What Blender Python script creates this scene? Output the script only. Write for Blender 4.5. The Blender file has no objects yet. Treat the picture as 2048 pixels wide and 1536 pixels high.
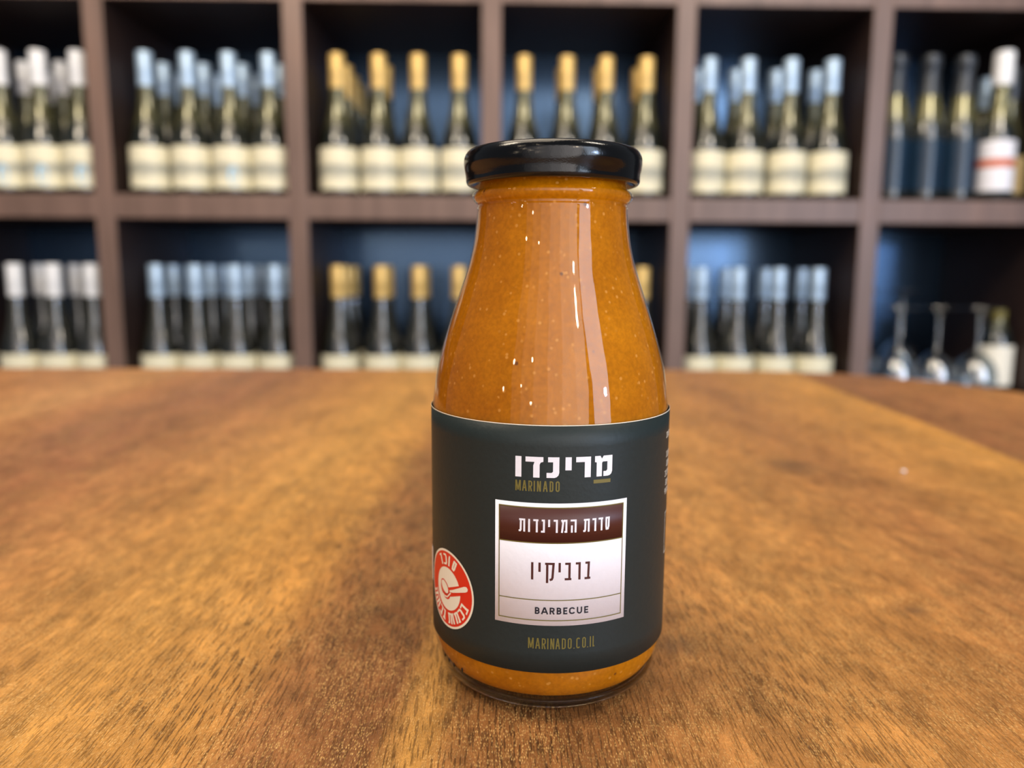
import bpy, bmesh, math, random
from mathutils import Vector, Matrix
from mathutils.geometry import tessellate_polygon

random.seed(7)
S = bpy.context.scene
COL = S.collection
PI = math.pi

# ------------------------------------------------------------------ camera
cam_d = bpy.data.cameras.new('camera')
cam = bpy.data.objects.new('camera', cam_d)
COL.objects.link(cam)
PITCH, YAW, ROLL = math.radians(8.2), math.radians(1.2), math.radians(0.33)
fwd = Vector((math.sin(YAW) * math.cos(PITCH), math.cos(YAW) * math.cos(PITCH), -math.sin(PITCH)))
rgt = Vector((math.cos(YAW), -math.sin(YAW), 0))
upv = rgt.cross(fwd)
r2 = math.cos(ROLL) * rgt + math.sin(ROLL) * upv
u2 = -math.sin(ROLL) * rgt + math.cos(ROLL) * upv
M = Matrix((r2, u2, -fwd)).transposed().to_4x4()
M.translation = Vector((0, 0, .104))
cam.matrix_world = M
cam_d.sensor_width = 36
cam_d.lens = 1535 / 2048 * 36
cam_d.clip_start = .005
cam_d.dof.use_dof = True
cam_d.dof.focus_distance = .172
cam_d.dof.aperture_fstop = 9.0
S.camera = cam

# ------------------------------------------------------------------ view, world, lights
S.view_settings.view_transform = 'Standard'
S.view_settings.look = 'None'
S.view_settings.gamma = 1
S.view_settings.use_curve_mapping = False
S.view_settings.exposure = 0
S.cycles.use_denoising = True
S.cycles.sample_clamp_indirect = 8
S.cycles.max_bounces = 12
S.cycles.transparent_max_bounces = 16

w = bpy.data.worlds.new('room_ambience')
S.world = w
w.use_nodes = True
bg = w.node_tree.nodes['Background']
bg.inputs[0].default_value = (.80, .88, 1, 1)
bg.inputs[1].default_value = .17


def look(o, target):
    d = Vector(target) - o.location
    o.rotation_euler = d.to_track_quat('-Z', 'Y').to_euler()


def area(name, loc, target, sx, sy, power, col):
    l = bpy.data.lights.new(name, 'AREA')
    l.shape = 'RECTANGLE'
    l.size, l.size_y = sx, sy
    l.energy = power
    l.color = col
    o = bpy.data.objects.new(name, l)
    o.location = loc
    look(o, target)
    COL.objects.link(o)
    return o


def bulb(name, loc, power, col, rad=.03):
    l = bpy.data.lights.new(name, 'POINT')
    l.energy = power
    l.color = col
    l.shadow_soft_size = rad
    o = bpy.data.objects.new(name, l)
    o.location = loc
    COL.objects.link(o)
    return o


WARM = (1, .80, .56)
COOL = (.70, .83, 1)
# daylight through the shop window behind and to the right of the camera
area('daylight_window', (1.85, -1.60, .78), (0, .2, .05), .80, 2.2, 34, COOL)
# pale wall / doorway further left of that window, dim
for k, pw in enumerate((29, 23, 16, 10, 6, 3)):      # bright room wall behind the camera, fading away from the window
    area('lit_wall', (1.65 - .8 * k, -2.9, 1.15), (1.65 - .8 * k, 1.2, .6), .8, 3.4, pw, (1, .92, .89))
# warm ceiling panel over the table
area('ceiling_panel', (-.30, .55, 1.75), (0, .40, 0), 1.5, 1.2, 23, (1, .84, .64))
# ceiling track aimed at the shelving
area('track_left', (-.80, .20, 1.30), (-.45, 1.5, .30), .4, .3, 9, (1, .86, .66))
area('track_right', (.75, .15, 1.35), (.5, 1.5, .30), .4, .3, 9, (1, .90, .76))
# low bright spot of daylight at the street side, seen as blue glints in the bottles
bulb('street_glint', (1.98, -1.47, .45), 42, (.46, .64, 1), .07)
# ceiling bulbs
for i, p in enumerate([(.81, -1.3, 1.13), (.84, -1.36, 1.24), (-.95, -.9, .66), (-.62, -1.3, .80), (-.95, -.55, 1.30), (-1.35, -.9, 1.5), (-.55, -.9, 1.55), (-1.1, -1.6, .55),
                       (-.75, -1.7, .30), (-1.6, -1.2, .42)]):
    bulb('ceiling_bulb', p, 5.0 if i < 2 else 1.7, WARM, .035 if i < 2 else .022)


# ------------------------------------------------------------------ materials
def s2l(c):
    return tuple(((x / 255) / 12.92 if x / 255 <= .04045 else ((x / 255 + .055) / 1.055) ** 2.4) for x in c)


class NT:
    def __init__(self, name):
        self.m = bpy.data.materials.new(name)
        self.m.use_nodes = True
        self.t = self.m.node_tree
        self.n = self.t.nodes
        self.b = self.n['Principled BSDF']

    def add(self, kind, **kw):
        n = self.n.new(kind)
        for k, v in kw.items():
            if k in ('props',):
                for a, b in v.items():
                    setattr(n, a, b)
            else:
                n.inputs[k.replace('_', ' ')].default_value = v
        return n

    def link(self, a, b):
        self.t.links.new(a, b)

    def mix(self, fac, a, b, blend='MIX'):
        n = self.n.new('ShaderNodeMix')
        n.data_type = 'RGBA'
        n.blend_type = blend
        for sock, v in ((n.inputs[0], fac), (n.inputs[6], a), (n.inputs[7], b)):
            if hasattr(v, 'is_output'):
                self.link(v, sock)
            elif isinstance(v, (int, float)):
                sock.default_value = v
            else:
                sock.default_value = (*v[:3], 1)
        return n.outputs[2]

    def ramp(self, src, stops, interp='LINEAR'):
        n = self.n.new('ShaderNodeValToRGB')
        r = n.color_ramp
        r.interpolation = interp
        while len(r.elements) < len(stops):
            r.elements.new(.5)
        for e, (p, c) in zip(r.elements, stops):
            e.position = p
            e.color = (*c[:3], 1) if not isinstance(c, (int, float)) else (c, c, c, 1)
        self.link(src, n.inputs[0])
        return n.outputs[0]

    def coords(self, scale=(1, 1, 1), rot=(0, 0, 0), kind='Object'):
        tc = self.n.new('ShaderNodeTexCoord')
        mp = self.n.new('ShaderNodeMapping')
        mp.inputs['Scale'].default_value = scale
        mp.inputs['Rotation'].default_value = rot
        self.link(tc.outputs[kind], mp.inputs[0])
        return mp.outputs[0]

    def noise(self, vec, scale, detail=3, rough=.5):
        n = self.n.new('ShaderNodeTexNoise')
        n.inputs['Scale'].default_value = scale
        n.inputs['Detail'].default_value = detail
        n.inputs['Roughness'].default_value = rough
        self.link(vec, n.inputs['Vector'])
        return n.outputs[0]

    def bump(self, h, strength, dist):
        n = self.n.new('ShaderNodeBump')
        n.inputs['Strength'].default_value = strength
        n.inputs['Distance'].default_value = dist
        self.link(h, n.inputs['Height'])
        self.link(n.outputs[0], self.b.inputs['Normal'])
        return n

    def math(self, op, a, b=0.0):
        n = self.n.new('ShaderNodeMath')
        n.operation = op
        for s, v in ((n.inputs[0], a), (n.inputs[1], b)):
            if hasattr(v, 'is_output'):
                self.link(v, s)
            else:
                s.default_value = v
        return n.outputs[0]


def plain(name, rgb, rough=.5, metal=0, spec=.5, coat=0, noise=0.0, nscale=300, bump=0.0):
    t = NT(name)
    c = s2l(rgb)
    t.b.inputs['Base Color'].default_value = (*c, 1)
    t.b.inputs['Roughness'].default_value = rough
    t.b.inputs['Metallic'].default_value = metal
    t.b.inputs['Specular IOR Level'].default_value = spec
    t.b.inputs['Coat Weight'].default_value = coat
    t.b.inputs['Coat Roughness'].default_value = .05
    if noise or bump:
        v = t.coords()
        n = t.noise(v, nscale, 3)
        if noise:
            dk = tuple(x * (1 - noise) for x in c)
            lt = tuple(min(1, x * (1 + noise)) for x in c)
            t.link(t.mix(n, dk, lt), t.b.inputs['Base Color'])
        if bump:
            t.bump(n, bump, .0002)
    return t.m


def thin_glass(name, tint=(1, 1, 1), rough=.015, ior=1.5):
    t = NT(name)
    out = t.n['Material Output']
    tr = t.n.new('ShaderNodeBsdfTransparent')
    tr.inputs[0].default_value = (*tint, 1)
    gl = t.n.new('ShaderNodeBsdfGlossy')
    gl.inputs['Roughness'].default_value = rough
    gl.inputs['Color'].default_value = (1, 1, 1, 1)
    lw = t.n.new('ShaderNodeLayerWeight')
    lw.inputs[0].default_value = .5
    f0 = ((ior - 1) / (ior + 1)) ** 2
    frs = t.math('ADD', t.math('MULTIPLY', t.math('POWER', lw.outputs['Facing'], 5.0), 1 - f0), f0)
    v = t.coords()
    n = t.noise(v, 55, 2)
    bp = t.n.new('ShaderNodeBump')
    bp.inputs['Strength'].default_value = .12
    bp.inputs['Distance'].default_value = .0015
    t.link(n, bp.inputs['Height'])
    t.link(bp.outputs[0], gl.inputs['Normal'])
    mx = t.n.new('ShaderNodeMixShader')
    t.link(frs, mx.inputs[0])
    t.link(tr.outputs[0], mx.inputs[1])
    t.link(gl.outputs[0], mx.inputs[2])
    t.link(mx.outputs[0], out.inputs[0])
    t.n.remove(t.b)
    return t.m


# ---- wood of the table top
def table_wood():
    t = NT('golden_wood_veneer')
    ROT = (0, 0, math.radians(3))
    v = t.coords(rot=ROT)                       # x = across the grain, y = along it
    sep = t.n.new('ShaderNodeSeparateXYZ')
    # slow wander of the grain
    vw = t.coords(scale=(5, 1.4, 1), rot=ROT)
    wan = t.noise(vw, 1.0, 2)
    t.link(v, sep.inputs[0])
    u = t.math('ADD', sep.outputs[0], t.math('MULTIPLY', t.math('SUBTRACT', wan, .5), .016))
    vf = t.coords(scale=(60, 5, 1), rot=ROT)
    nf = t.noise(vf, 1.0, 4, .6)
    u = t.math('ADD', u, t.math('MULTIPLY', t.math('SUBTRACT', nf, .5), .012))
    pos = t.math('ADD', u, .5)
    B = [(-.47, (186, 124, 72)), (-.385, (206, 146, 86)), (-.345, (186, 122, 72)), (-.30, (160, 104, 66)),
         (-.25, (158, 100, 60)), (-.20, (184, 122, 66)), (-.155, (198, 136, 66)), (-.115, (212, 150, 68)),
         (-.078, (206, 142, 62)), (-.062, (158, 102, 50)), (-.048, (140, 88, 42)), (-.034, (146, 92, 44)),
         (-.0295, (206, 146, 64)), (-.024, (202, 142, 62)), (-.019, (158, 102, 48)), (.01, (150, 96, 46)),
         (.035, (178, 118, 56)), (.075, (196, 134, 62)), (.12, (186, 124, 58)), (.16, (172, 112, 56)),
         (.20, (190, 128, 60)), (.262, (208, 144, 64)), (.274, (216, 150, 62)), (.277, (150, 94, 52)),
         (.335, (166, 106, 58)), (.45, (192, 128, 64))]
    B = [(p + .5, tuple(x * k_ for x, k_ in zip(s2l(c), (.93, .97, 1.20)))) for p, c in B]
    base = t.ramp(pos, B)
    # figure: cross-grain flame, mid-size mottling
    vm = t.coords(scale=(34, 13, 1), rot=(0, 0, math.radians(-14)))
    mott = t.noise(vm, 1.0, 4, .6)
    m1 = t.ramp(mott, [(.33, .74), (.5, 1.0), (.68, 1.24)])
    c1 = t.mix(1.0, base, m1, 'MULTIPLY')
    vs = t.coords(scale=(260, 14, 1), rot=ROT)
    st = t.noise(vs, 1.0, 4, .65)
    m2 = t.ramp(st, [(.28, .78), (.5, 1.0), (.72, 1.14)])
    c2 = t.mix(1.0, c1, m2, 'MULTIPLY')
    # pores
    vp = t.coords(scale=(1700, 105, 1), rot=ROT)
    po = t.noise(vp, 1.0, 2, .5)
    vpa = t.coords(scale=(26, 9, 1), rot=ROT)
    zone = t.ramp(t.noise(vpa, 1.0, 3), [(.38, .35), (.56, 1.0)])
    band = t.ramp(pos, [(.38, .30), (.425, 1.0), (.53, 1.0), (.60, .35)])
    pm = t.ramp(po, [(.37, 1.0), (.46, 0.0)])
    pf = t.math('MULTIPLY', t.math('MULTIPLY', pm, t.math('MULTIPLY', zone, band)), .85)
    c3 = t.mix(pf, c2, (.075, .030, .010))
    # small curly figure
    vq = t.coords(scale=(150, 85, 1), rot=(0, 0, .5))
    q = t.ramp(t.noise(vq, 1.0, 3, .65), [(.34, .80), (.5, 1.0), (.66, 1.26)])
    c3 = t.mix(1.0, c3, q, 'MULTIPLY')
    # bright flecks: sparkle of lamps in the lacquer, painted into the base colour
    vk = t.coords(scale=(1750, 620, 1), rot=ROT)
    fk = t.noise(vk, 1.6, 2, .6)
    vv = t.n.new('ShaderNodeTexVoronoi')
    vv.inputs['Scale'].default_value = 1.6
    t.link(vk, vv.inputs['Vector'])
    dot = t.ramp(vv.outputs['Distance'], [(.15, 1.0), (.62, 0.0)])
    pick = t.ramp(vv.outputs['Color'], [(.25, 0.0), (.70, 1.0)])
    vkz = t.coords(scale=(70, 42, 1), rot=(0, 0, .4))
    kz = t.ramp(t.noise(vkz, 1.0, 4, .6), [(.38, .22), (.58, 1.0)])
    fm = t.math('MULTIPLY', dot, pick)
    ff = t.math('MULTIPLY', t.math('MULTIPLY', fm, kz), .78)
    c4 = t.mix(ff, c3, (.98, .57, .19))
    dkf = t.ramp(fk, [(.36, .80), (.5, 1.0)])
    c4 = t.mix(1.0, c4, dkf, 'MULTIPLY')
    # knots
    kn = None
    cur = c4
    for (kx, ky, rr) in ((.0508, .2037, .006), (.1622, .4097, .016), (.1315, .2256, .0045)):
        vd = t.n.new('ShaderNodeVectorMath')
        vd.operation = 'DISTANCE'
        tc = t.n.new('ShaderNodeTexCoord')
        t.link(tc.outputs['Object'], vd.inputs[0])
        vd.inputs[1].default_value = (kx, ky, 0)
        dd = t.math('ADD', vd.outputs[1 if len(vd.outputs) > 1 else 0], t.math('MULTIPLY', t.math('SUBTRACT', st, .5), rr * 1.6))
        k = t.ramp(dd, [(rr * .2, .62), (rr * 1.25, 0.0)])
        cur = t.mix(k, cur, (.10, .055, .028))
    t.link(cur, t.b.inputs['Base Color'])
    t.b.inputs['Roughness'].default_value = .40
    rr = t.ramp(fk, [(.3, .50), (.7, .26)])
    t.link(rr, t.b.inputs['Roughness'])
    t.b.inputs['Specular IOR Level'].default_value = .5
    hgt = t.math('SUBTRACT', t.math('ADD', t.math('MULTIPLY', fk, .7), t.math('MULTIPLY', fm, .5)), t.math('MULTIPLY', pm, .9))
    t.bump(hgt, .8, .0004)
    return t.m


def shelf_wood():
    t = NT('walnut_shelf_wood')
    v = t.coords(scale=(7, 7, 1.2))
    n = t.noise(v, 3.0, 5, .6)
    v2 = t.coords(scale=(60, 60, 4))
    n2 = t.noise(v2, 1.0, 3)
    c = t.ramp(n, [(.3, s2l((92, 70, 60))), (.55, s2l((115, 90, 80))), (.75, s2l((132, 100, 84)))])
    c = t.mix(.35, c, t.ramp(n2, [(.3, s2l((90, 69, 59))), (.7, s2l((134, 108, 95)))]))
    t.link(c, t.b.inputs['Base Color'])
    t.b.inputs['Roughness'].default_value = .42
    return t.m


def sauce_mat():
    t = NT('orange_barbecue_sauce')
    v = t.coords()
    base = t.ramp(t.noise(v, 60, 4, .6), [(.3, (.37, .117, .0006)), (.5, (.43, .145, .0010)), (.72, (.50, .176, .002))])
    fine = t.ramp(t.noise(v, 900, 3, .7), [(.35, .86), (.65, 1.10)])
    c = t.mix(1.0, base, fine, 'MULTIPLY')
    vo = t.n.new('ShaderNodeTexVoronoi')
    vo.inputs['Scale'].default_value = 620
    t.link(v, vo.inputs['Vector'])
    sp = t.ramp(vo.outputs['Distance'], [(.16, 1.0), (.30, 0.0)])
    sel = t.ramp(vo.outputs['Color'], [(.60, 0.0), (.66, 1.0)])
    c = t.mix(t.math('MULTIPLY', t.math('MULTIPLY', sp, sel), .50), c, (.72, .34, .07))
    vo2 = t.n.new('ShaderNodeTexVoronoi')
    vo2.inputs['Scale'].default_value = 240
    t.link(v, vo2.inputs['Vector'])
    sp2 = t.ramp(vo2.outputs['Distance'], [(.085, 1.0), (.14, 0.0)])
    sel2 = t.ramp(vo2.outputs['Color'], [(.68, 0.0), (.72, 1.0)])
    c = t.mix(t.math('MULTIPLY', t.math('MULTIPLY', sp2, sel2), .8), c, (.10, .028, .006))
    t.link(c, t.b.inputs['Base Color'])
    t.b.inputs['Roughness'].default_value = .6
    t.b.inputs['Specular IOR Level'].default_value = .02
    return t.m


def bottle_glass_mat(name, lo, hi, z0, z1, sheen=.5):
    """dark green glass: the thick filled body is nearly black, the slim empty neck shows the olive colour of the glass"""
    t = NT(name)
    tc = t.n.new('ShaderNodeTexCoord')
    sep = t.n.new('ShaderNodeSeparateXYZ')
    t.link(tc.outputs['Object'], sep.inputs[0])
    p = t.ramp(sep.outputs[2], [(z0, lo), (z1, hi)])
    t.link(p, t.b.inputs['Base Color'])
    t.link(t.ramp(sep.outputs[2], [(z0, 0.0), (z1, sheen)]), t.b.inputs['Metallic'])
    t.b.inputs['Roughness'].default_value = .16
    t.b.inputs['Specular IOR Level'].default_value = .9
    t.b.inputs['Coat Weight'].default_value = .6
    t.b.inputs['Coat Roughness'].default_value = .04
    return t.m


def wine_label_mat(name, paper, band, h0, h1):
    t = NT(name)
    tc = t.n.new('ShaderNodeTexCoord')
    sep = t.n.new('ShaderNodeSeparateXYZ')
    t.link(tc.outputs['Object'], sep.inputs[0])
    nz = t.noise(t.coords(scale=(1, 1, 1)), 45, 3)
    z = t.math('ADD', sep.outputs[2], t.math('MULTIPLY', t.math('SUBTRACT', nz, .5), .022))
    a = h0 + (h1 - h0) * .34
    b = h0 + (h1 - h0) * .56
    k = t.ramp(z, [(a - .004, 0.0), (a, .65), ((a + b) / 2, .8), (b, .95), (b + .003, 0.0)])
    c = t.mix(k, paper, band)
    t.link(c, t.b.inputs['Base Color'])
    t.b.inputs['Roughness'].default_value = .5
    return t.m


MT = dict(
    table=table_wood(), shelf=shelf_wood(), sauce=sauce_mat(),
    glass=thin_glass('clear_glass'),
    lid=plain('black_lacquered_steel', (4, 4, 5), .15, 0, .42, .12, bump=.12, nscale=2500),
    label=plain('dark_slate_paper', (31, 41, 41), .48, 0, .35, noise=.14, nscale=900, bump=.25),
    white=plain('white_paper', (238, 236, 242), .5, noise=.03, nscale=700, bump=.25),
    cream=plain('cream_print', (245, 238, 220), .5),
    olive=plain('olive_gold_ink', (112, 102, 46), .45),
    maroon=plain('maroon_print', (74, 32, 24), .45, noise=.05, nscale=900),
    maroon_ink=plain('maroon_ink', (72, 24, 18), .5),
    navy=plain('navy_black_ink', (16, 20, 34), .5),
    red=plain('red_print', (222, 44, 22), .42),
    silver=plain('silver_capsule_foil', (178, 202, 226), .38, .35),
    gold=plain('gold_capsule_foil', (220, 184, 112), .38, .35),
    foil=plain('charcoal_capsule_foil', (62, 66, 72), .35, .4),
    whitecap=plain('white_capsule', (236, 236, 238), .35),
    sticker=plain('pale_blue_sticker', (150, 200, 232), .3),
    orange=plain('orange_print', (206, 96, 44), .5),
    tan=plain('tan_paper', (176, 148, 96), .5),
    teal=plain('deep_teal_label', (18, 42, 62), .25, noise=.2, nscale=60),
    floor=plain('grey_floor', (92, 84, 78), .5, noise=.1, nscale=5),
    wall=plain('dark_wall_paint', (40, 42, 48), .6, noise=.05, nscale=5),
    leg=plain('black_steel', (22, 22, 24), .4),
    greenglass=plain('bright_green_glass', (20, 130, 30), .15, 0, .8),
)
MT['back'] = plain('dark_blue_glossy_panel', (74, 96, 122), .24, 1, .9)
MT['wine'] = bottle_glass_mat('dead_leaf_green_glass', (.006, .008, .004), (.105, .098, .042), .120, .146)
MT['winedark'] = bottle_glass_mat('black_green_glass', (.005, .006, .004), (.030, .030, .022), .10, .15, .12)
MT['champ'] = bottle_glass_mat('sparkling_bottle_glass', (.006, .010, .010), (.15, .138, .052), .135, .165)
MT['paper1'] = wine_label_mat('cream_wine_label', (.82, .76, .55), (.30, .30, .25), .010, .088)
MT['scratch'] = plain('pale_scratch', (214, 164, 100), .4)
MT['bay_shade'] = plain('shaded_board_wood', (50, 34, 29), .5, noise=.25, nscale=14)  # shade inside the bays, painted as a darker board colour
MT['foot'] = None
t = NT('clear_glass_foot')
t.b.inputs['Base Color'].default_value = (.80, .78, .70, 1)
t.b.inputs['Transmission Weight'].default_value = 1
t.b.inputs['Roughness'].default_value = .03
t.b.inputs['IOR'].default_value = 1.5
MT['foot'] = t.m


# ------------------------------------------------------------------ helpers
def tag(o, label=None, cat=None, group=None, kind=None):
    if label: o['label'] = label
    if cat: o['category'] = cat
    if group: o['group'] = group
    if kind: o['kind'] = kind
    return o


def empty(name, loc=(0, 0, 0), rz=0):
    o = bpy.data.objects.new(name, None)
    o.empty_display_size = .02
    o.location = loc
    o.rotation_euler = (0, 0, rz)
    COL.objects.link(o)
    return o


def link(name, bm, mat, parent=None, smooth=True, angle=None):
    me = bpy.data.meshes.new(name)
    bm.normal_update()
    if smooth:
        for f in bm.faces: f.smooth = True
        if angle:
            for e in bm.edges:
                if len(e.link_faces) == 2 and e.calc_face_angle(0) > math.radians(angle):
                    e.smooth = False
    bm.to_mesh(me)
    bm.free()
    me.materials.append(mat)
    o = bpy.data.objects.new(name, me)
    COL.objects.link(o)
    if parent: o.parent = parent
    return o


def lathe(prof, seg=32, bm=None, mod=None):
    """prof: (r, z) from bottom to top or along a closed path; poles where r == 0"""
    bm = bm or bmesh.new()
    rings = []
    for r, z in prof:
        if r < 1e-7:
            rings.append([bm.verts.new((0, 0, z))])
        else:
            rings.append([bm.verts.new(((r + (mod(a, z) if mod else 0)) * math.sin(a), -(r + (mod(a, z) if mod else 0)) * math.cos(a), z))
                          for a in (2 * PI * k / seg for k in range(seg))])
    for A, B in zip(rings, rings[1:]):
        for k in range(seg):
            k2 = (k + 1) % seg
            if len(A) == 1 and len(B) == 1: break
            if len(A) == 1: bm.faces.new((A[0], B[k2], B[k]))
            elif len(B) == 1: bm.faces.new((A[k], A[k2], B[0]))
            else: bm.faces.new((A[k], A[k2], B[k2], B[k]))
    return bm


def box(x0, x1, y0, y1, z0, z1, bev=0.0, bm=None):
    own = bm is None
    bm = bm or bmesh.new()
    vs = [bm.verts.new((x, y, z)) for x in (x0, x1) for y in (y0, y1) for z in (z0, z1)]
    for f in ((0, 1, 3, 2), (4, 6, 7, 5), (0, 4, 5, 1), (2, 3, 7, 6), (0, 2, 6, 4), (1, 5, 7, 3)):
        bm.faces.new([vs[i] for i in f])
    if own:
        bmesh.ops.recalc_face_normals(bm, faces=bm.faces)
        if bev:
            bmesh.ops.bevel(bm, geom=list(bm.edges), offset=bev, segments=2, affect='EDGES', profile=.5)
    return bm


# ------------------------------------------------------------------ setting
fl = link('floor', box(-3, 3, -3, 2.1, -.78, -.75), MT['floor'], smooth=False); fl['kind'] = 'structure'
wl = link('wall_back', box(-3, 3, 2.02, 2.1, -.75, 2.0), MT['wall'], smooth=False); wl['kind'] = 'structure'

# ------------------------------------------------------------------ table
TY0, TY1, TX0, TX1, RAD = -.42, .836, -.735, .49, .24
table = empty('wooden_table', (0, 0, -.75))
tag(table, 'golden brown wooden table with rounded corners under the sauce bottle', 'table')
outline = []
for cx, cy, a0 in ((TX1 - RAD, TY1 - RAD, 0), (TX0 + RAD, TY1 - RAD, 90), (TX0 + RAD, TY0 + RAD, 180), (TX1 - RAD, TY0 + RAD, 270)):
    for k in range(25):
        a = math.radians(a0 + 90 * k / 24)
        outline.append((cx + RAD * math.cos(a), cy + RAD * math.sin(a)))


def slab(outline, z0, z1, e):
    bm = bmesh.new()
    cx = sum(p[0] for p in outline) / len(outline); cy = sum(p[1] for p in outline) / len(outline)
    rings = []
    for off, z in ((e, z0), (0, z0 + e), (0, z1 - e), (e * .3, z1 - e * .3), (e, z1)):
        rg = []
        for i, (x, y) in enumerate(outline):
            d = Vector((x - cx, y - cy)); d.normalize()
            rg.append(bm.verts.new((x - d.x * off, y - d.y * off, z)))
        rings.append(rg)
    n = len(outline)
    for A, B in zip(rings, rings[1:]):
        for k in range(n):
            bm.faces.new((A[k], A[(k + 1) % n], B[(k + 1) % n], B[k]))
    bm.faces.new(list(reversed(rings[0])))
    bm.faces.new(rings[-1])
    return bm


top = link('tabletop', slab(outline, -.032, 0, .0025), MT['table'], None, smooth=False)
top.parent = table
top.matrix_parent_inverse = Matrix.Translation((0, 0, .75))
SCR = [((-.0930, .3185), (-.0560, .2960), (-.0215, .2385)), ((-.1215, .2500), (-.1010, .2380)), ((-.0800, .2290), (-.0560, .2290)), ((.052, .1830), (.079, .1560)), ((.060, .300), (.075, .225))]
for pts in SCR:
    bm = bmesh.new()
    P_ = [Vector((x, y, 0)) for x, y in pts]
    rows_ = []
    for i, p in enumerate(P_):
        d = (P_[min(i + 1, len(P_) - 1)] - P_[max(i - 1, 0)]).normalized()
        n_ = Vector((-d.y, d.x, 0)) * (.00007 if 0 < i < len(P_) - 1 else .00003)
        rows_.append([bm.verts.new(p + n_ + Vector((0, 0, .00003))), bm.verts.new(p - n_ + Vector((0, 0, .00003)))])
    for a_, b_ in zip(rows_, rows_[1:]):
        bm.faces.new((a_[0], a_[1], b_[1], b_[0]))
    sc_ = link('scratch', bm, MT['scratch'], top, smooth=False)
for lx in (TX0 + .14, TX1 - .14):
    for ly in (TY0 + .14, TY1 - .14):
        lg = link('leg', box(-.025, .025, -.025, .025, 0, .718, .003), MT['leg'], table, smooth=False)
        lg.location = (lx, ly, 0)

# ------------------------------------------------------------------ shelving
YF, DEP = 1.455, .335
PX = [-1.430, -1.077, -.7185, -.366, -.010, .342, .700, 1.056]
PW = .036
ZT = [.6265, .2445, -.1415, -.5275]           # top faces of the boards
BT = .0435
unit = empty('shelving_unit', (0, YF, -.75))
tag(unit, 'dark walnut open shelving unit divided into square bays behind the table', 'shelf')


def upart(name, bm, mat):
    o = link(name, bm, mat, unit, smooth=False)
    if mat is MT['shelf']:                      # pale wood on the front faces, painted bay shade on the rest
        o.data.materials.append(MT['bay_shade'])
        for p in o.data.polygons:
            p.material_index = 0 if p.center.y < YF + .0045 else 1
    o.matrix_parent_inverse = Matrix.Translation((0, -YF, .75))
    return o


for x in PX:
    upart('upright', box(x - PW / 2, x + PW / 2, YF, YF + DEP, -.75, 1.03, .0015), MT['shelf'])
for a, b in zip(PX, PX[1:]):
    for z in ZT + [1.03]:
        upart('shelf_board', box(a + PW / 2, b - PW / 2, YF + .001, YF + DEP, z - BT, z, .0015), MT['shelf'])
    upart('back_panel', box(a, b, YF + DEP, YF + DEP + .012, -.75, 1.03), MT['back'])

# ------------------------------------------------------------------ wine bottles
WP = [(0, .006), (.020, .003), (.0300, 0), (.0334, .0012), (.0350, .0042), (.0356, .0095), (.0356, .088), (.0350, .096), (.0328, .106),
      (.0292, .1175), (.0248, .130), (.0206, .144), (.0174, .160), (.0154, .176), (.0143, .192), (.0139, .204), (.0139, .2560), (.0, .2560)]
ME = {}


def mesh_only(key, bm, mat, smooth=True, angle=40):
    o = link(key, bm, mat, None, smooth, angle)
    ME[key] = o.data
    bpy.data.objects.remove(o)


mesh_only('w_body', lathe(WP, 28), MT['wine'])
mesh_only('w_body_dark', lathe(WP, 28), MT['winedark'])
CP = [(.0141, .1965), (.0146, .197), (.0144, .2265), (.0148, .2280), (.0144, .2295), (.0144, .2565), (.0138, .2582), (0, .2584)]
for k in ('silver', 'gold', 'whitecap'):
    mesh_only('w_cap_' + k, lathe(CP, 24), MT[k])
mesh_only('w_label', lathe([(.0356, .012), (.0359, .0122), (.0359, .0878), (.0356, .088)], 40), MT['paper1'])
CHP = [(0, .008), (.020, .004), (.029, 0), (.0315, .002), (.0325, .007), (.0325, .115), (.0318, .128), (.0295, .144), (.0262, .160),
       (.0225, .177), (.0190, .195), (.0165, .213), (.0150, .230), (.0146, .262), (0, .262)]
mesh_only('c_body', lathe(CHP, 28), MT['champ'])
CF = [(.0166, .1950), (.0200, .1955), (.0174, .213), (.0160, .230), (.0158, .244), (.0180, .247), (.0182, .262), (.0168, .268), (.0, .270)]
mesh_only('c_foil', lathe(CF, 24), MT['foil'])
mesh_only('c_label', lathe([(.0325, .020), (.0328, .0202), (.0328, .1128), (.0325, .113)], 40), MT['teal'])
# the paler slim bottle with white and orange label
SP = [(0, .006), (.022, .002), (.0302, 0), (.0320, .003), (.0320, .105), (.030, .120), (.0255, .140), (.020, .160), (.016, .182), (.0145, .205), (.0145, .272), (0, .272)]
mesh_only('s_body', lathe(SP, 28), MT['champ'])
mesh_only('s_cap', lathe([(.0146, .212), (.0158, .2125), (.0175, .2135), (.0175, .268), (.016, .274), (0, .275)], 24), MT['whitecap'])
mesh_only('s_label', lathe([(.0320, .018), (.0323, .0182), (.0323, .1108), (.0320, .111)], 40), MT['white'])
mesh_only('s_band', lathe([(.0323, .062), (.0325, .0622), (.0325, .0768), (.0323, .077)], 40), MT['orange'])
mesh_only('w_label_tan', lathe([(.0356, .018), (.0359, .0182), (.0359, .0878), (.0356, .088)], 40), MT['tan'])
mesh_only('w_cap_foil', lathe(CP, 24), MT['foil'])


def inst(name, key, parent):
    o = bpy.data.objects.new(name, ME[key])
    COL.objects.link(o)
    o.parent = parent
    return o


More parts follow.
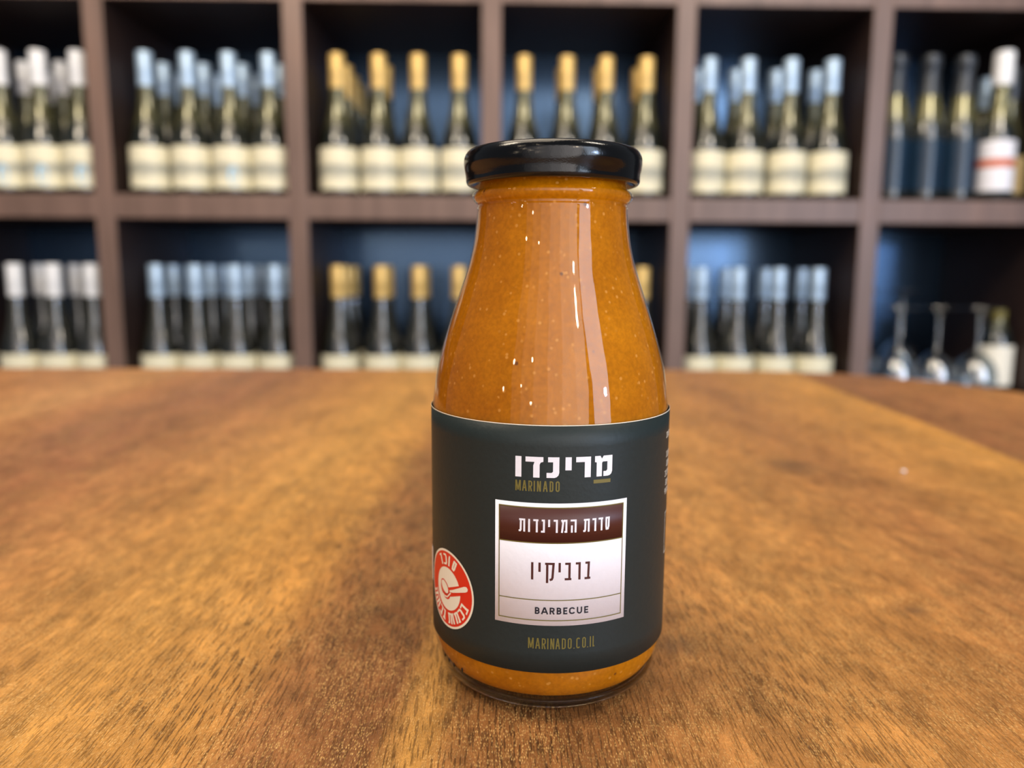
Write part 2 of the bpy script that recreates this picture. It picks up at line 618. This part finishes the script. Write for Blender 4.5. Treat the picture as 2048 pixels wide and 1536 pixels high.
def wine(x, y, z, cap, label, group, body='w_body', sticker=False):
    r = empty('wine_bottle', (x, y, z), random.uniform(-.25, .25))
    tag(r, label, 'bottle', group)
    inst('body', body, r)
    inst('capsule', 'w_cap_' + cap, r)
    inst('label', 'w_label', r)
    if sticker:
        bm = bmesh.new()
        vs = []
        r.rotation_euler.z = 0
        ang0 = .33
        pts = [(.0085 * math.cos(a), .0175 * math.sin(a)) for a in (2 * PI * k / 24 for k in range(24))]
        for d in (.0361, .0359):
            vs.append([bm.verts.new((d * math.sin(ang0 + px / .0360), -d * math.cos(ang0 + px / .0360), .035 + pz)) for px, pz in pts])
        bm.faces.new(vs[0])
        for k in range(24):
            bm.faces.new((vs[0][k], vs[1][k], vs[1][(k + 1) % 24], vs[0][(k + 1) % 24]))
        s = link('sticker', bm, MT['sticker'], r, smooth=False)
    return r


Z1, Z2 = ZT[1] + .0003, ZT[2] + .0003
YR = [1.500, 1.581, 1.662, 1.743]
ORD = ['nearest the left edge', 'second from left', 'third from left', 'rightmost']
BAY = ['at the far left edge', 'second from the left', 'third from the left', 'behind the sauce bottle lid', 'right of the sauce bottle']
rows = {
    ('upper', 0): ([-.917, -.845, -.773], 'whitecap'),
    ('upper', 1): ([-.650, -.5725, -.497, -.4235], 'silver'),
    ('upper', 2): ([-.297, -.220, -.147, -.070], 'gold'),
    ('upper', 3): ([.051, .131, .204, .280], 'gold'),
    ('upper', 4): ([.3985, .472, .553, .631], 'silver'),
    ('lower', 0): ([-.920, -.847, -.774], 'whitecap'),
    ('lower', 1): ([-.652, -.578, -.502, -.426], 'silver'),
    ('lower', 2): ([-.305, -.222, -.149, -.072], 'gold'),
    ('lower', 3): ([.283], 'gold'),
    ('lower', 4): ([.3985, .4715, .551, .628], 'silver'),
}
depth = {   # how many rows deep each column stands
    ('upper', 0): [3, 3, 2], ('upper', 1): [3, 4, 3, 2], ('upper', 2): [4, 2, 1, 1], ('upper', 3): [1, 2, 2, 2], ('upper', 4): [2, 2, 2, 2],
    ('lower', 0): [2, 2, 2], ('lower', 1): [3, 3, 3, 2], ('lower', 2): [3, 2, 2, 1], ('lower', 3): [2], ('lower', 4): [2, 2, 2, 2],
}
POSN = {3: ['leftmost', 'middle', 'rightmost'], 4: ['leftmost', 'second from left', 'third from left', 'rightmost'], 1: ['only visible']}
CAPN = {'whitecap': 'white', 'silver': 'silvery', 'gold': 'gold'}
ROWN = ['front row', 'second row', 'third row', 'fourth row']
for (tier, b), (xs, cap) in rows.items():
    z = Z1 if tier == 'upper' else Z2
    for i, x in enumerate(xs):
        for d in range(depth[(tier, b)][i]):
            # stand in straight columns behind the front bottle
            yy = YR[d] + (random.uniform(-.002, .002) if d else 0)
            xx = x + (random.uniform(-.0004, .0004) if d else 0)
            nm = POSN[len(xs)][i]
            lab = '%s-capped wine bottle, %s, %s, %s shelf bay %s' % (CAPN[cap], nm, ROWN[d], tier, BAY[b])
            st = (tier, b, i, d) in {('upper', 0, 0, 0), ('upper', 0, 1, 0), ('upper', 0, 2, 0), ('upper', 1, 2, 0)}
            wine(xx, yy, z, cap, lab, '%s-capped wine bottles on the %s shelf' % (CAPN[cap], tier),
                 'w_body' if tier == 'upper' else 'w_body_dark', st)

# sparkling bottles and others in the bay at the right edge
for i, x in enumerate((.754, .819, .884)):
    r = empty('sparkling_wine_bottle', (x, 1.502, Z1))
    tag(r, '%s of three foil-topped sparkling bottles in the upper right bay' % ('leftmost', 'middle', 'rightmost')[i],
        'bottle', 'foil-topped sparkling bottles in the upper right bay')
    inst('body', 'c_body', r); inst('foil', 'c_foil', r); inst('label', 'c_label', r)
r = empty('wine_bottle', (.950, 1.490, Z1))
tag(r, 'white-capped pale-necked bottle with white and orange label in the upper right bay', 'bottle')
inst('body', 's_body', r); inst('capsule', 's_cap', r)
lb = inst('label', 's_label', r)
o = inst('printed_band', 's_band', lb); o['label'] = 'orange band'
r = empty('wine_bottle', (1.0015, 1.541, Z1))
tag(r, 'tan-labelled bottle at the right edge of the upper right bay', 'bottle')
inst('body', 'w_body', r); inst('capsule', 'w_cap_foil', r); inst('label', 'w_label_tan', r)
r = empty('wine_bottle', (1.0010, 1.622, Z1))
tag(r, 'silver-topped wine bottle standing behind the white-capped one in the upper right bay', 'bottle')
inst('body', 'w_body', r); inst('capsule', 'w_cap_silver', r)
r = empty('green_bottle', (.890, 1.600, Z1))
tag(r, 'short bright green glass bottle glimpsed between two sparkling bottles', 'bottle')
link('body', lathe([(0, .004), (.024, 0), (.027, .003), (.027, .075), (.022, .092), (.012, .105), (.011, .122), (0, .122)], 24), MT['greenglass'], r, angle=40)
link('stopper', lathe([(.0, .120), (.012, .120), (.0125, .130), (0, .131)], 20), MT['foil'], r, angle=40)

# ------------------------------------------------------------------ upturned wine glasses
GH = .185
outer = [(.031, 0), (.036, .020), (.0385, .045), (.036, .066), (.028, .083), (.014, .094), (.0055, .102), (.0036, .112), (.0032, .150),
         (.0040, .162), (.0075, .173), (.020, .1795), (.0340, .1820), (.0352, .1845), (.0345, .1858), (0, .1868)]
inner = [(0, .091), (.013, .0905), (.0265, .0815), (.0345, .065), (.0370, .045), (.0345, .020), (.0298, 0)]
gm = lathe(inner + outer, 32)
mesh_only('g_body', gm, None or MT['glass'], True, 50)
MT['wineglass'] = thin_glass('wine_glass', (.90, .93, .95), .08, 2.4)
ME['g_body'].materials[0] = MT['wineglass']
for nm, x, y, lb in (('a', .788, 1.485, 'upturned wine glass nearest the upright, front row, lower right bay'),
                     ('b', .866, 1.485, 'upturned wine glass in the middle of the front row, lower right bay'),
                     ('c', .944, 1.480, 'upturned wine glass nearest the cream-labelled bottle, lower right bay'),
                     ('d', .770, 1.600, 'upturned wine glass at the left of the back row, lower right bay'),
                     ('e', .853, 1.600, 'upturned wine glass at the right of the back row, lower right bay')):
    r = empty('wine_glass', (x, y, Z2), 0)
    tag(r, lb, 'wine glass', 'upturned wine glasses in the lower right bay')
    inst('bowl', 'g_body', r)
    if nm in 'de': r.scale = (1.05, 1.05, 1.17)
for x, y, lb in ((1.0038, 1.518, 'short cream-labelled bottle at the right edge of the lower shelf'),):
    r = empty('wine_bottle', (x, y, Z2 + .0))
    tag(r, lb, 'bottle')
    link('body', lathe([(0, .005), (.03, 0), (.032, .004), (.032, .11), (.027, .130), (.015, .150), (.013, .165), (.013, .178), (0, .178)], 28), MT['champ'], r, angle=40)
    link('label', lathe([(.032, .030), (.0323, .0302), (.0323, .1088), (.032, .109)], 36), MT['cream'], r, angle=40)
    link('stopper', lathe([(.0131, .160), (.0136, .1602), (.0136, .179), (0, .1795)], 24), MT['olive'], r, angle=40)

# ------------------------------------------------------------------ the sauce bottle
bot = empty('sauce_bottle', (.0139, .196, .0001))
tag(bot, 'glass bottle of orange barbecue sauce with black lid and dark label on the table', 'bottle')
mm = .001


def P(l):
    return [(a * mm, b * mm) for a, b in l]


SH = [(25.2, .65), (27.3, 2.2), (28.7, 4.6), (29.6, 7.5), (30.15, 10.5), (30.3, 13.5), (30.35, 30), (30.35, 50), (30.35, 66), (30.15, 71), (29.5, 76.4),
      (28.55, 81.5), (27.2, 86.6), (25.65, 91.6), (24.0, 96.5), (22.35, 101.4), (20.8, 106.3), (19.7, 111), (19.05, 115.6),
      (18.8, 118.6), (18.75, 119.8), (18.5, 120.15), (18.5, 120.9), (19.2, 121.3), (19.85, 122.1), (19.9, 122.9), (19.4, 123.6), (18.75, 123.9),
      (18.5, 124.5), (18.3, 126), (18.2, 131.5)]


def smooth_profile(pts, n=4):
    out = []
    for i in range(len(pts) - 1):
        p0 = pts[max(i - 1, 0)]; p1 = pts[i]; p2 = pts[i + 1]; p3 = pts[min(i + 2, len(pts) - 1)]
        for k in range(n):
            t = k / n
            out.append(tuple(.5 * ((2 * p1[j]) + (-p0[j] + p2[j]) * t + (2 * p0[j] - 5 * p1[j] + 4 * p2[j] - p3[j]) * t * t
                                   + (-p0[j] + 3 * p1[j] - 3 * p2[j] + p3[j]) * t ** 3) for j in range(2)))
    out.append(pts[-1])
    return out


link('glass_wall', lathe(P(smooth_profile(SH, 3)), 128), MT['glass'], bot)
foot = [(0, 1.8), (14, 1.6), (20, 1.0), (22.5, .15), (23.6, 0), (25.1, .5), (27.2, 2.15), (28.3, 4.0), (28.2, 4.3), (26.5, 3.6), (23, 2.9), (0, 2.9)]
link('glass_foot', lathe(P(foot), 128), MT['foot'], bot, angle=60)
SC = [(0, 3.3), (20, 3.3), (24.5, 3.8), (27.2, 5.2), (28.8, 7.6), (29.65, 10.5), (29.9, 13.5), (29.95, 50), (29.95, 66), (29.75, 71), (29.1, 76.4),
      (28.15, 81.5), (26.8, 86.6), (25.25, 91.6), (23.6, 96.5), (21.95, 101.4), (20.4, 106.3), (19.3, 111), (18.65, 115.6), (18.4, 118.5), (18.3, 120.6), (19.0, 121.5), (19.45, 122.5), (19.1, 123.4), (18.3, 124.2),
      (17.9, 126), (17.9, 129), (0, 129)]
link('sauce', lathe(P(SC), 96), MT['sauce'], bot)
# raised dots of the glass above the foot
for k, ph in enumerate((-63, -58.5, -54, -47.5)):
    bm = bmesh.new()
    bmesh.ops.create_uvsphere(bm, u_segments=10, v_segments=6, radius=.00036)
    bmesh.ops.scale(bm, vec=(1, .35, 1.9), verts=bm.verts)
    o = link('raised_dot', bm, MT['lid'], bot)
    a = math.radians(ph)
    zz = (8.6, 8.1, 7.8, 7.9)[k] * mm
    rr = .02985
    o.location = (rr * math.sin(a), -rr * math.cos(a), zz)
    o.rotation_euler = (0, 0, a)

# lid: rolled rim, raised panel, lugs pressed into the skirt
LUG = [math.radians(a) for a in (-57, 33, 123, 213)]


def lugmod(a, z):
    f = 0
    for l in LUG:
        d = (a - l + PI) % (2 * PI) - PI
        f += math.exp(-(d / .30) ** 2)
    h = max(0, min(1, (.1300 - z) / .0032))
    return -.00085 * f * h


LP = [(17.6, 126.6), (19.4, 125.6), (20.4, 125.35), (21.1, 125.5), (21.45, 126.1), (21.55, 126.9), (21.65, 128.0), (21.9, 129.4), (22.0, 130.6), (21.9, 131.7),
      (21.4, 132.8), (20.6, 133.5), (19.6, 133.75), (18.7, 133.65), (18.0, 133.2), (17.3, 132.95), (14, 132.95), (0, 133.0)]
lid = link('lid', lathe(P(smooth_profile(LP, 4)), 144, mod=lugmod), MT['lid'], bot)
lid['label'] = 'black steel twist-off lid'

# ---- label, wrapped on the cylinder.  u runs to the right in mm from the front, v is the height in mm
R0 = 30.4


def wrap(u, v, r):
    a = u / R0
    return Vector((r * math.sin(a) * mm, -r * math.cos(a) * mm, v * mm))


def grid_panel(u0, u1, v0, v1, r, nv=1, thick=.05):
    bm = bmesh.new()
    nu = max(1, int((u1 - u0) / 1.0))
    V = [[bm.verts.new(wrap(u0 + (u1 - u0) * i / nu, v0 + (v1 - v0) * j / nv, r)) for j in range(nv + 1)] for i in range(nu + 1)]
    for i in range(nu):
        for j in range(nv):
            bm.faces.new((V[i][j], V[i + 1][j], V[i + 1][j + 1], V[i][j + 1]))
    if thick:   # turned edge so that the paper has a body
        W = {}
        for i in range(nu + 1):
            for j in (0, nv):
                W[i, j] = bm.verts.new(wrap(u0 + (u1 - u0) * i / nu, v0 + (v1 - v0) * j / nv, r - thick))
        for i in range(nu):
            bm.faces.new((V[i][0], W[i, 0], W[i + 1, 0], V[i + 1][0]))
            bm.faces.new((V[i][nv], V[i + 1][nv], W[i + 1, nv], W[i, nv]))
    return bm


def poly_mesh(polys, r):
    """polys: lists of (u, v); tessellated, sliced every 1.2 mm and wrapped at radius r"""
    bm = bmesh.new()
    for p in polys:
        vs = [bm.verts.new((a, 0, b)) for a, b in p]
        for tri in tessellate_polygon([[Vector((a, b, 0)) for a, b in p]]):
            try:
                bm.faces.new([vs[i] for i in tri])
            except ValueError:
                pass
    us = [v.co.x for v in bm.verts]
    x = math.floor(min(us) / 1.2) * 1.2
    while x < max(us):
        bmesh.ops.bisect_plane(bm, geom=list(bm.verts) + list(bm.edges) + list(bm.faces), plane_co=(x, 0, 0), plane_no=(1, 0, 0), dist=1e-5)
        x += 1.2
    bmesh.ops.recalc_face_normals(bm, faces=bm.faces)
    for f in bm.faces:
        if f.normal.y > 0: f.normal_flip()
    for v in bm.verts:
        v.co = wrap(v.co.x, v.co.z, r)
    return bm


def stroke(pts, w_, closed=False):
    """quads along a polyline with mitred joins"""
    n = len(pts)
    V = [Vector(p) for p in pts]
    L, Rr = [], []
    for i in range(n):
        if closed:
            a, b = V[(i - 1) % n], V[(i + 1) % n]
        else:
            a = V[i - 1] if i else None
            b = V[i + 1] if i < n - 1 else None
        d1 = (V[i] - a).normalized() if a is not None else None
        d2 = (b - V[i]).normalized() if b is not None else None
        if d1 is None: d1 = d2
        if d2 is None: d2 = d1
        n1 = Vector((-d1.y, d1.x)); n2 = Vector((-d2.y, d2.x))
        m = (n1 + n2)
        m = n1 if m.length < .1 else m.normalized()
        k = 1 / max(.45, m.dot(n1))
        L.append(V[i] + m * w_ / 2 * k)
        Rr.append(V[i] - m * w_ / 2 * k)
    out = []
    for i in range(n if closed else n - 1):
        j = (i + 1) % n
        out.append([tuple(L[i]), tuple(Rr[i]), tuple(Rr[j]), tuple(L[j])])
    return out


def arc(cx, cy, rx, ry, a0, a1, n=8):
    return [(cx + rx * math.cos(math.radians(a0 + (a1 - a0) * k / n)), cy + ry * math.sin(math.radians(a0 + (a1 - a0) * k / n))) for k in range(n + 1)]


label = link('label', grid_panel(-90, 90, 12.65, 70.7, 30.55, 12), MT['label'], bot)
label['label'] = 'dark slate paper label wrapped around the bottle'
edge = link('paper_edge', grid_panel(-90, 90, 70.66, 70.86, 30.55), MT['cream'], label)

# white box with its brown band and gold rules
pv = link('white_panel', grid_panel(-14.45, 16.95, 24.25, 53.12, 30.59), MT['white'], label); pv['label'] = 'white framed panel'
link('brown_band', grid_panel(-13.40, 15.90, 43.95, 52.05, 30.61), MT['maroon'], label)
rules = []
for a, b, c, d in ((-13.55, 16.0, 51.95, 52.2), (-13.55, 16.0, 43.75, 44.0), (-13.55, 16.0, 30.25, 30.48), (-13.55, 16.0, 25.38, 25.62),
                   (-13.55, -13.32, 25.4, 52.2), (15.77, 16.0, 25.4, 52.2)):
    rules.append([(a, c), (b, c), (b, d), (a, d)])
link('gold_rule', poly_mesh(rules, 30.63), MT['olive'], label, smooth=False)

# --- lettering.  Glyph points are in the units of a lettering grid (x right, y down) and scaled to mm
G = .01728


def place(polys, x0, y0, u0, v0, sx, sy=None):
    sy = sy or sx
    return [[(u0 + (x - x0) * sx, v0 - (y - y0) * sy) for x, y in p] for p in polys]


logo = [
    [(345, 0), (425, 0), (425, 272), (345, 272)],
    [(478, 0), (708, 0), (708, 62), (675, 72), (661, 100), (661, 272), (579, 272), (579, 112), (594, 66), (478, 66)],
    [(768, 0), (912, 0), (912, 205), (902, 240), (880, 262), (850, 272), (750, 272), (750, 206), (815, 206), (832, 190), (832, 66), (768, 66)],
    [(990, 0), (1070, 0), (1070, 172), (990, 172)],
    [(1128, 0), (1325, 0), (1325, 272), (1243, 272), (1243, 68), (1128, 68)],
    [(1380, 0), (1456, 0), (1478, 38), (1502, 0), (1630, 0), (1630, 212), (1618, 246), (1596, 265), (1566, 272), (1502, 272), (1502, 206),
     (1540, 206), (1557, 188), (1557, 78), (1490, 78), (1480, 96), (1480, 272), (1405, 272), (1405, 84), (1380, 78)],
]
link('logo_lettering', poly_mesh(place(logo, 345, 0, -9.64, 63.7, G), 30.61), MT['white'], label, smooth=False)
link('logo_bar', poly_mesh([[(8.0, 57.45), (12.2, 57.45), (12.2, 58.3), (8.0, 58.3)]], 30.61), MT['olive'], label, smooth=False)

H = {   # hebrew letters as strokes, 175 units tall
    'tav': ([[(0, 13), (67, 13), (67, 175)], [(22, 13), (20, 150), (14, 162), (-6, 162)]], 80),
    'vav': ([[(3, 13), (14, 13), (14, 175)]], 30),
    'dalet': ([[(-4, 13), (62, 13)], [(42, 13), (42, 175)]], 64),
    'nun': ([[(4, 13), (33, 13), (33, 162), (-4, 162)]], 44),
    'yod': ([[(14, 0), (14, 98)]], 28),
    'resh': ([[(-4, 13), (38, 13), (38, 175)]], 52),
    'mem': ([[(6, 2), (24, 42), (10, 175)], [(22, 36), (36, 13), (66, 13), (66, 162), (42, 162)]], 80),
    'he': ([[(-4, 13), (62, 13), (62, 175)], [(14, 78), (14, 175)]], 74),
    'samekh': ([[(2, 13), (50, 13), (48, 128), (38, 162), (18, 162), (12, 128), (12, 13)]], 62),
    'kaf': ([[(0, 13), (50, 13), (62, 40), (62, 135), (50, 162), (0, 162)]], 70),
    'bet': ([[(0, 13), (55, 13), (55, 162)], [(-4, 162), (74, 162)]], 76),
    'gimel': ([[(2, 13), (34, 13), (36, 110), (50, 175)], [(36, 118), (6, 175)]], 56),
}


def glyph(nm, w_):
    out = []
    for pl in H[nm][0]:
        out += stroke(pl, w_)
    return out


def shift(polys, dx, dy=0):
    return [[(x + dx, y + dy) for x, y in p] for p in polys]


ser = []
for nm, x in (('tav', 396), ('vav', 512), ('dalet', 584), ('nun', 684), ('yod', 769), ('resh', 844), ('mem', 938), ('he', 1062),
              ('tav', 1232), ('resh', 1352), ('dalet', 1437), ('samekh', 1534)):
    ser += shift(glyph(nm, 25), x)
link('series_lettering', poly_mesh(place(ser, 390, 0, -8.77, 49.4, .01742, .01742), 30.64), MT['white'], label, smooth=False)

bbq = []
for pl in ([(570, 0), (570, 238)], [(666, 0), (666, 128)], [(738, 14), (848, 14), (836, 205), (826, 228), (800, 236)], [(766, 14), (766, 278)],
           [(928, 0), (928, 130)], [(1000, 14), (1058, 14), (1058, 226)], [(996, 226), (1084, 226)], [(1140, 14), (1192, 14), (1192, 238)],
           [(1270, 14), (1318, 14), (1312, 226)], [(1262, 226), (1342, 226)]):
    bbq += stroke(pl, 30)
link('flavour_lettering', poly_mesh(place(bbq, 555, 0, -5.85, 39.3, .01722), 30.63), MT['maroon_ink'], label, smooth=False)


def latin(ch, x0, x1, h, bold):
    """condensed sans capitals as strokes inside the box x0..x1, 0..h"""
    b = bold / 2
    l, r, m = x0 + b, x1 - b, (x0 + x1) / 2
    w_ = x1 - x0
    rx = (r - l) / 2
    ry = min(h * .28, rx * 1.15)
    if ch == 'M': S_ = [[(l, h), (l, 0)], [(l + b * .4, 0), (m, h * .92)], [(m, h * .92), (r - b * .4, 0)], [(r, 0), (r, h)]]
    elif ch == 'A': S_ = [[(l, h), (m - b * .2, 0)], [(m + b * .2, 0), (r, h)], [(l + w_ * .16, h * .68), (r - w_ * .16, h * .68)]]
    elif ch == 'R': S_ = [[(l, h), (l, 0)], [(l, b)] + arc(r - ry, b + ry, ry, ry, -90, 0, 4) + arc(r - ry, h * .54 - ry, ry, ry, 0, 90, 4) + [(l, h * .54)],
                          [((l + r) / 2, h * .54), (r, h)]]
    elif ch == 'I': S_ = [[(m, 0), (m, h)]]
    elif ch == 'N': S_ = [[(l, h), (l, 0)], [(l + b * .3, 0), (r - b * .3, h)], [(r, h), (r, 0)]]
    elif ch == 'D': S_ = [[(l, b), (l, h - b)], [(l - b, b)] + arc(r - ry, b + ry, ry, ry, -90, 0, 5) + arc(r - ry, h - b - ry, ry, ry, 0, 90, 5) + [(l - b, h - b)]]
    elif ch == 'O': S_ = [arc(m, b + ry, rx, ry, -180, 0, 8) + arc(m, h - b - ry, rx, ry, 0, 180, 8) + [(l, b + ry)]]
    elif ch == 'C': S_ = [arc(m, b + ry, rx, ry, -22, -180, 8) + arc(m, h - b - ry, rx, ry, 180, 22, 8)]
    elif ch == 'L': S_ = [[(l, 0), (l, h - b), (x1, h - b)]]
    elif ch == 'U': S_ = [[(l, 0)] + arc(m, h - b - ry, rx, ry, 180, 0, 8) + [(r, 0)]]
    elif ch == 'E': S_ = [[(x1, b), (l, b), (l, h - b), (x1, h - b)], [(l, h * .5), (x1 - w_ * .08, h * .5)]]
    elif ch == 'B':
        q = h * .25 - b * .4
        S_ = [[(l, 0), (l, h)], [(l, b)] + arc(r - q - w_ * .05, b + q, q, q, -90, 90, 6) + [(l, b + 2 * q)],
              [(l, h - b - 2 * q)] + arc(r - q, h - b - q, q, q, -90, 90, 6) + [(l, h - b)]]
    elif ch == '.': S_ = [[(m, h - 12), (m, h)]]
    out = []
    for s in S_:
        out += stroke(s, bold)
    return out


mar = []
for ch, a, b in (('M', 345, 420), ('A', 436, 500), ('R', 520, 572), ('I', 590, 610), ('N', 634, 688), ('A', 712, 776), ('D', 800, 850), ('O', 878, 932)):
    mar += latin(ch, a, b, 142, 18)
link('brand_lettering', poly_mesh(place(mar, 345, 0, -9.62, 58.25, .01690, .0172), 30.61), MT['olive'], label, smooth=False)
url = []
for ch, a, b in (('M', 515, 590), ('A', 610, 675), ('R', 695, 747), ('I', 763, 785), ('N', 806, 858), ('A', 872, 934), ('D', 956, 1008), ('O', 1034, 1086),
                 ('.', 1110, 1126), ('C', 1148, 1200), ('O', 1228, 1278), ('.', 1296, 1312), ('I', 1332, 1350), ('L', 1372, 1400)):
    url += latin(ch, a, b, 150, 16)
link('address_lettering', poly_mesh(place(url, 515, 0, -6.40, 21.2, .0175, .0174), 30.61), MT['olive'], label, smooth=False)
en = []
for ch, a, b in (('B', 605, 668), ('A', 684, 780), ('R', 798, 866), ('B', 890, 952), ('E', 976, 1030), ('C', 1052, 1135), ('U', 1156, 1228), ('E', 1256, 1312)):
    en += latin(ch, a, b, 94, 19)
link('english_lettering', poly_mesh(place(en, 605, 0, -4.90, 28.66, .01735, .0175), 30.63), MT['navy'], label, smooth=False)

# small print at the right and left ends of the front
tiny = []
rr_ = random.Random(3)
names = list(H)
for row, (v, u0) in enumerate(((64.9, 34.6), (60.0, 35.0), (57.6, 35.6), (55.2, 34.3), (52.8, 35.2), (50.6, 34.6))):
    x = 0
    while x < 620:
        nm = rr_.choice(names)
        tiny += place(glyph(nm, 22), 0, 0, u0 + x * .0085, v + .8, .0085) and [[(u0 + (x + a) * .0085, v + .8 - b * .0085) for a, b in p] for p in glyph(nm, 22)]
        x += H[nm][1] + 26
tiny += stroke([(36.2, 44.8), (46, 44.8)], .22) + stroke([(36.3, 44.8), (36.3, 34.4)], .22) + stroke([(36.2, 34.4), (46, 34.4)], .22)
link('small_print', poly_mesh(tiny, 30.61), MT['cream'], label, smooth=False)
link('side_panel', poly_mesh([[(-52, 25), (-41.7, 25), (-41.7, 34), (-52, 34)]], 30.61), MT['white'], label, smooth=False)

# round red warning mark with a spoon
BU, BV, BR = -30.2, 27.4, 9.85


def disc(r, n=56, cx=0, cy=0, ry=None, rot=0):
    ry = ry or r
    o = []
    for k in range(n):
        a = 2 * PI * k / n
        x, y = r * math.cos(a), ry * math.sin(a)
        o.append((cx + x * math.cos(rot) - y * math.sin(rot), cy + x * math.sin(rot) + y * math.cos(rot)))
    return o


def bp(polys):
    return [[(BU + x * BR, BV + y * BR) for x, y in p] for p in polys]


badge = link('warning_mark', poly_mesh(bp([disc(1.0)]), 30.62), MT['cream'], bot, smooth=False)
badge['label'] = 'round red and white warning mark with a spoon'
link('red_disc', poly_mesh(bp([disc(.945)]), 30.64), MT['red'], badge, smooth=False)
link('white_disc', poly_mesh(bp([disc(.545)]), 30.66), MT['cream'], badge, smooth=False)
ha = math.radians(21)
dirh = Vector((math.cos(ha), math.sin(ha))); nrm = Vector((-math.sin(ha), math.cos(ha)))
neck = Vector((.13, -.02))


def hpt(a, b):
    v = neck + dirh * a + nrm * b
    return (v.x, v.y)


outline_ = [disc(.235, 36, -.13, 0, .165, math.radians(-32)), disc(.26, 36, -.11, -.07, .19, math.radians(-32)),
            [hpt(-.06, -.14), hpt(.46, -.14), hpt(.46, .10), hpt(-.06, .09)]]
link('spoon_outline', poly_mesh(bp(outline_), 30.68), MT['red'], badge, smooth=False)
spoon = [disc(.195, 36, -.13, .01, .125, math.radians(-32)),
         [hpt(-.02, -.02), hpt(.1, -.045), hpt(.62, -.07), hpt(.70, -.055), hpt(.73, 0), hpt(.70, .055), hpt(.62, .07), hpt(.1, .02), hpt(-.02, .02)]]
rim = stroke([(-.40, -.03), (-.36, -.12), (-.26, -.20), (-.12, -.235), (.0, -.215), (.10, -.12), (.16, -.06)], .035)
link('spoon', poly_mesh(bp(spoon + rim), 30.70), MT['cream'], badge, smooth=False)


def arc_text(items, rad, inward, hh):
    """items: (glyph, angle in degrees).  inward: tops towards the centre (text along the bottom)"""
    out = []
    sc = hh / 175
    for nm, ang in items:
        wd = H[nm][1]
        a = math.radians(ang)
        ctr = Vector((rad * math.cos(a), rad * math.sin(a)))
        up = Vector((math.cos(a), math.sin(a))) * (-1 if inward else 1)
        rt = Vector((up.y, -up.x))
        for p in glyph(nm, 29):
            out.append([tuple(ctr + rt * ((x - wd * .42) * sc * 1.4) + up * ((87 - y) * sc)) for x, y in p])
    return out


tx = arc_text([('resh', 116), ('kaf', 99), ('vav', 83), ('samekh', 66)], .745, False, .27)
tx += arc_text([('bet', -24), ('kaf', -40), ('mem', -56), ('vav', -69), ('tav', -81), ('gimel', -103), ('bet', -117), ('vav', -129), ('he', -141), ('he', -156)],
               .745, True, .27)
link('warning_lettering', poly_mesh(bp(tx), 30.68), MT['cream'], badge, smooth=False)

# white speck modelled in place of a small glint on the table
bm = bmesh.new()
bmesh.ops.create_icosphere(bm, subdivisions=2, radius=.0013)
rc = random.Random(5)
for v in bm.verts:
    v.co *= rc.uniform(.8, 1.15)
    v.co.z = v.co.z * .6 + .0005
cr = link('glint', bm, MT['white'], None)
cr.location = (.2174, .3944, .0003)
tag(cr, 'tiny white speck standing in for a glint on the table right of the sauce bottle', 'glint')
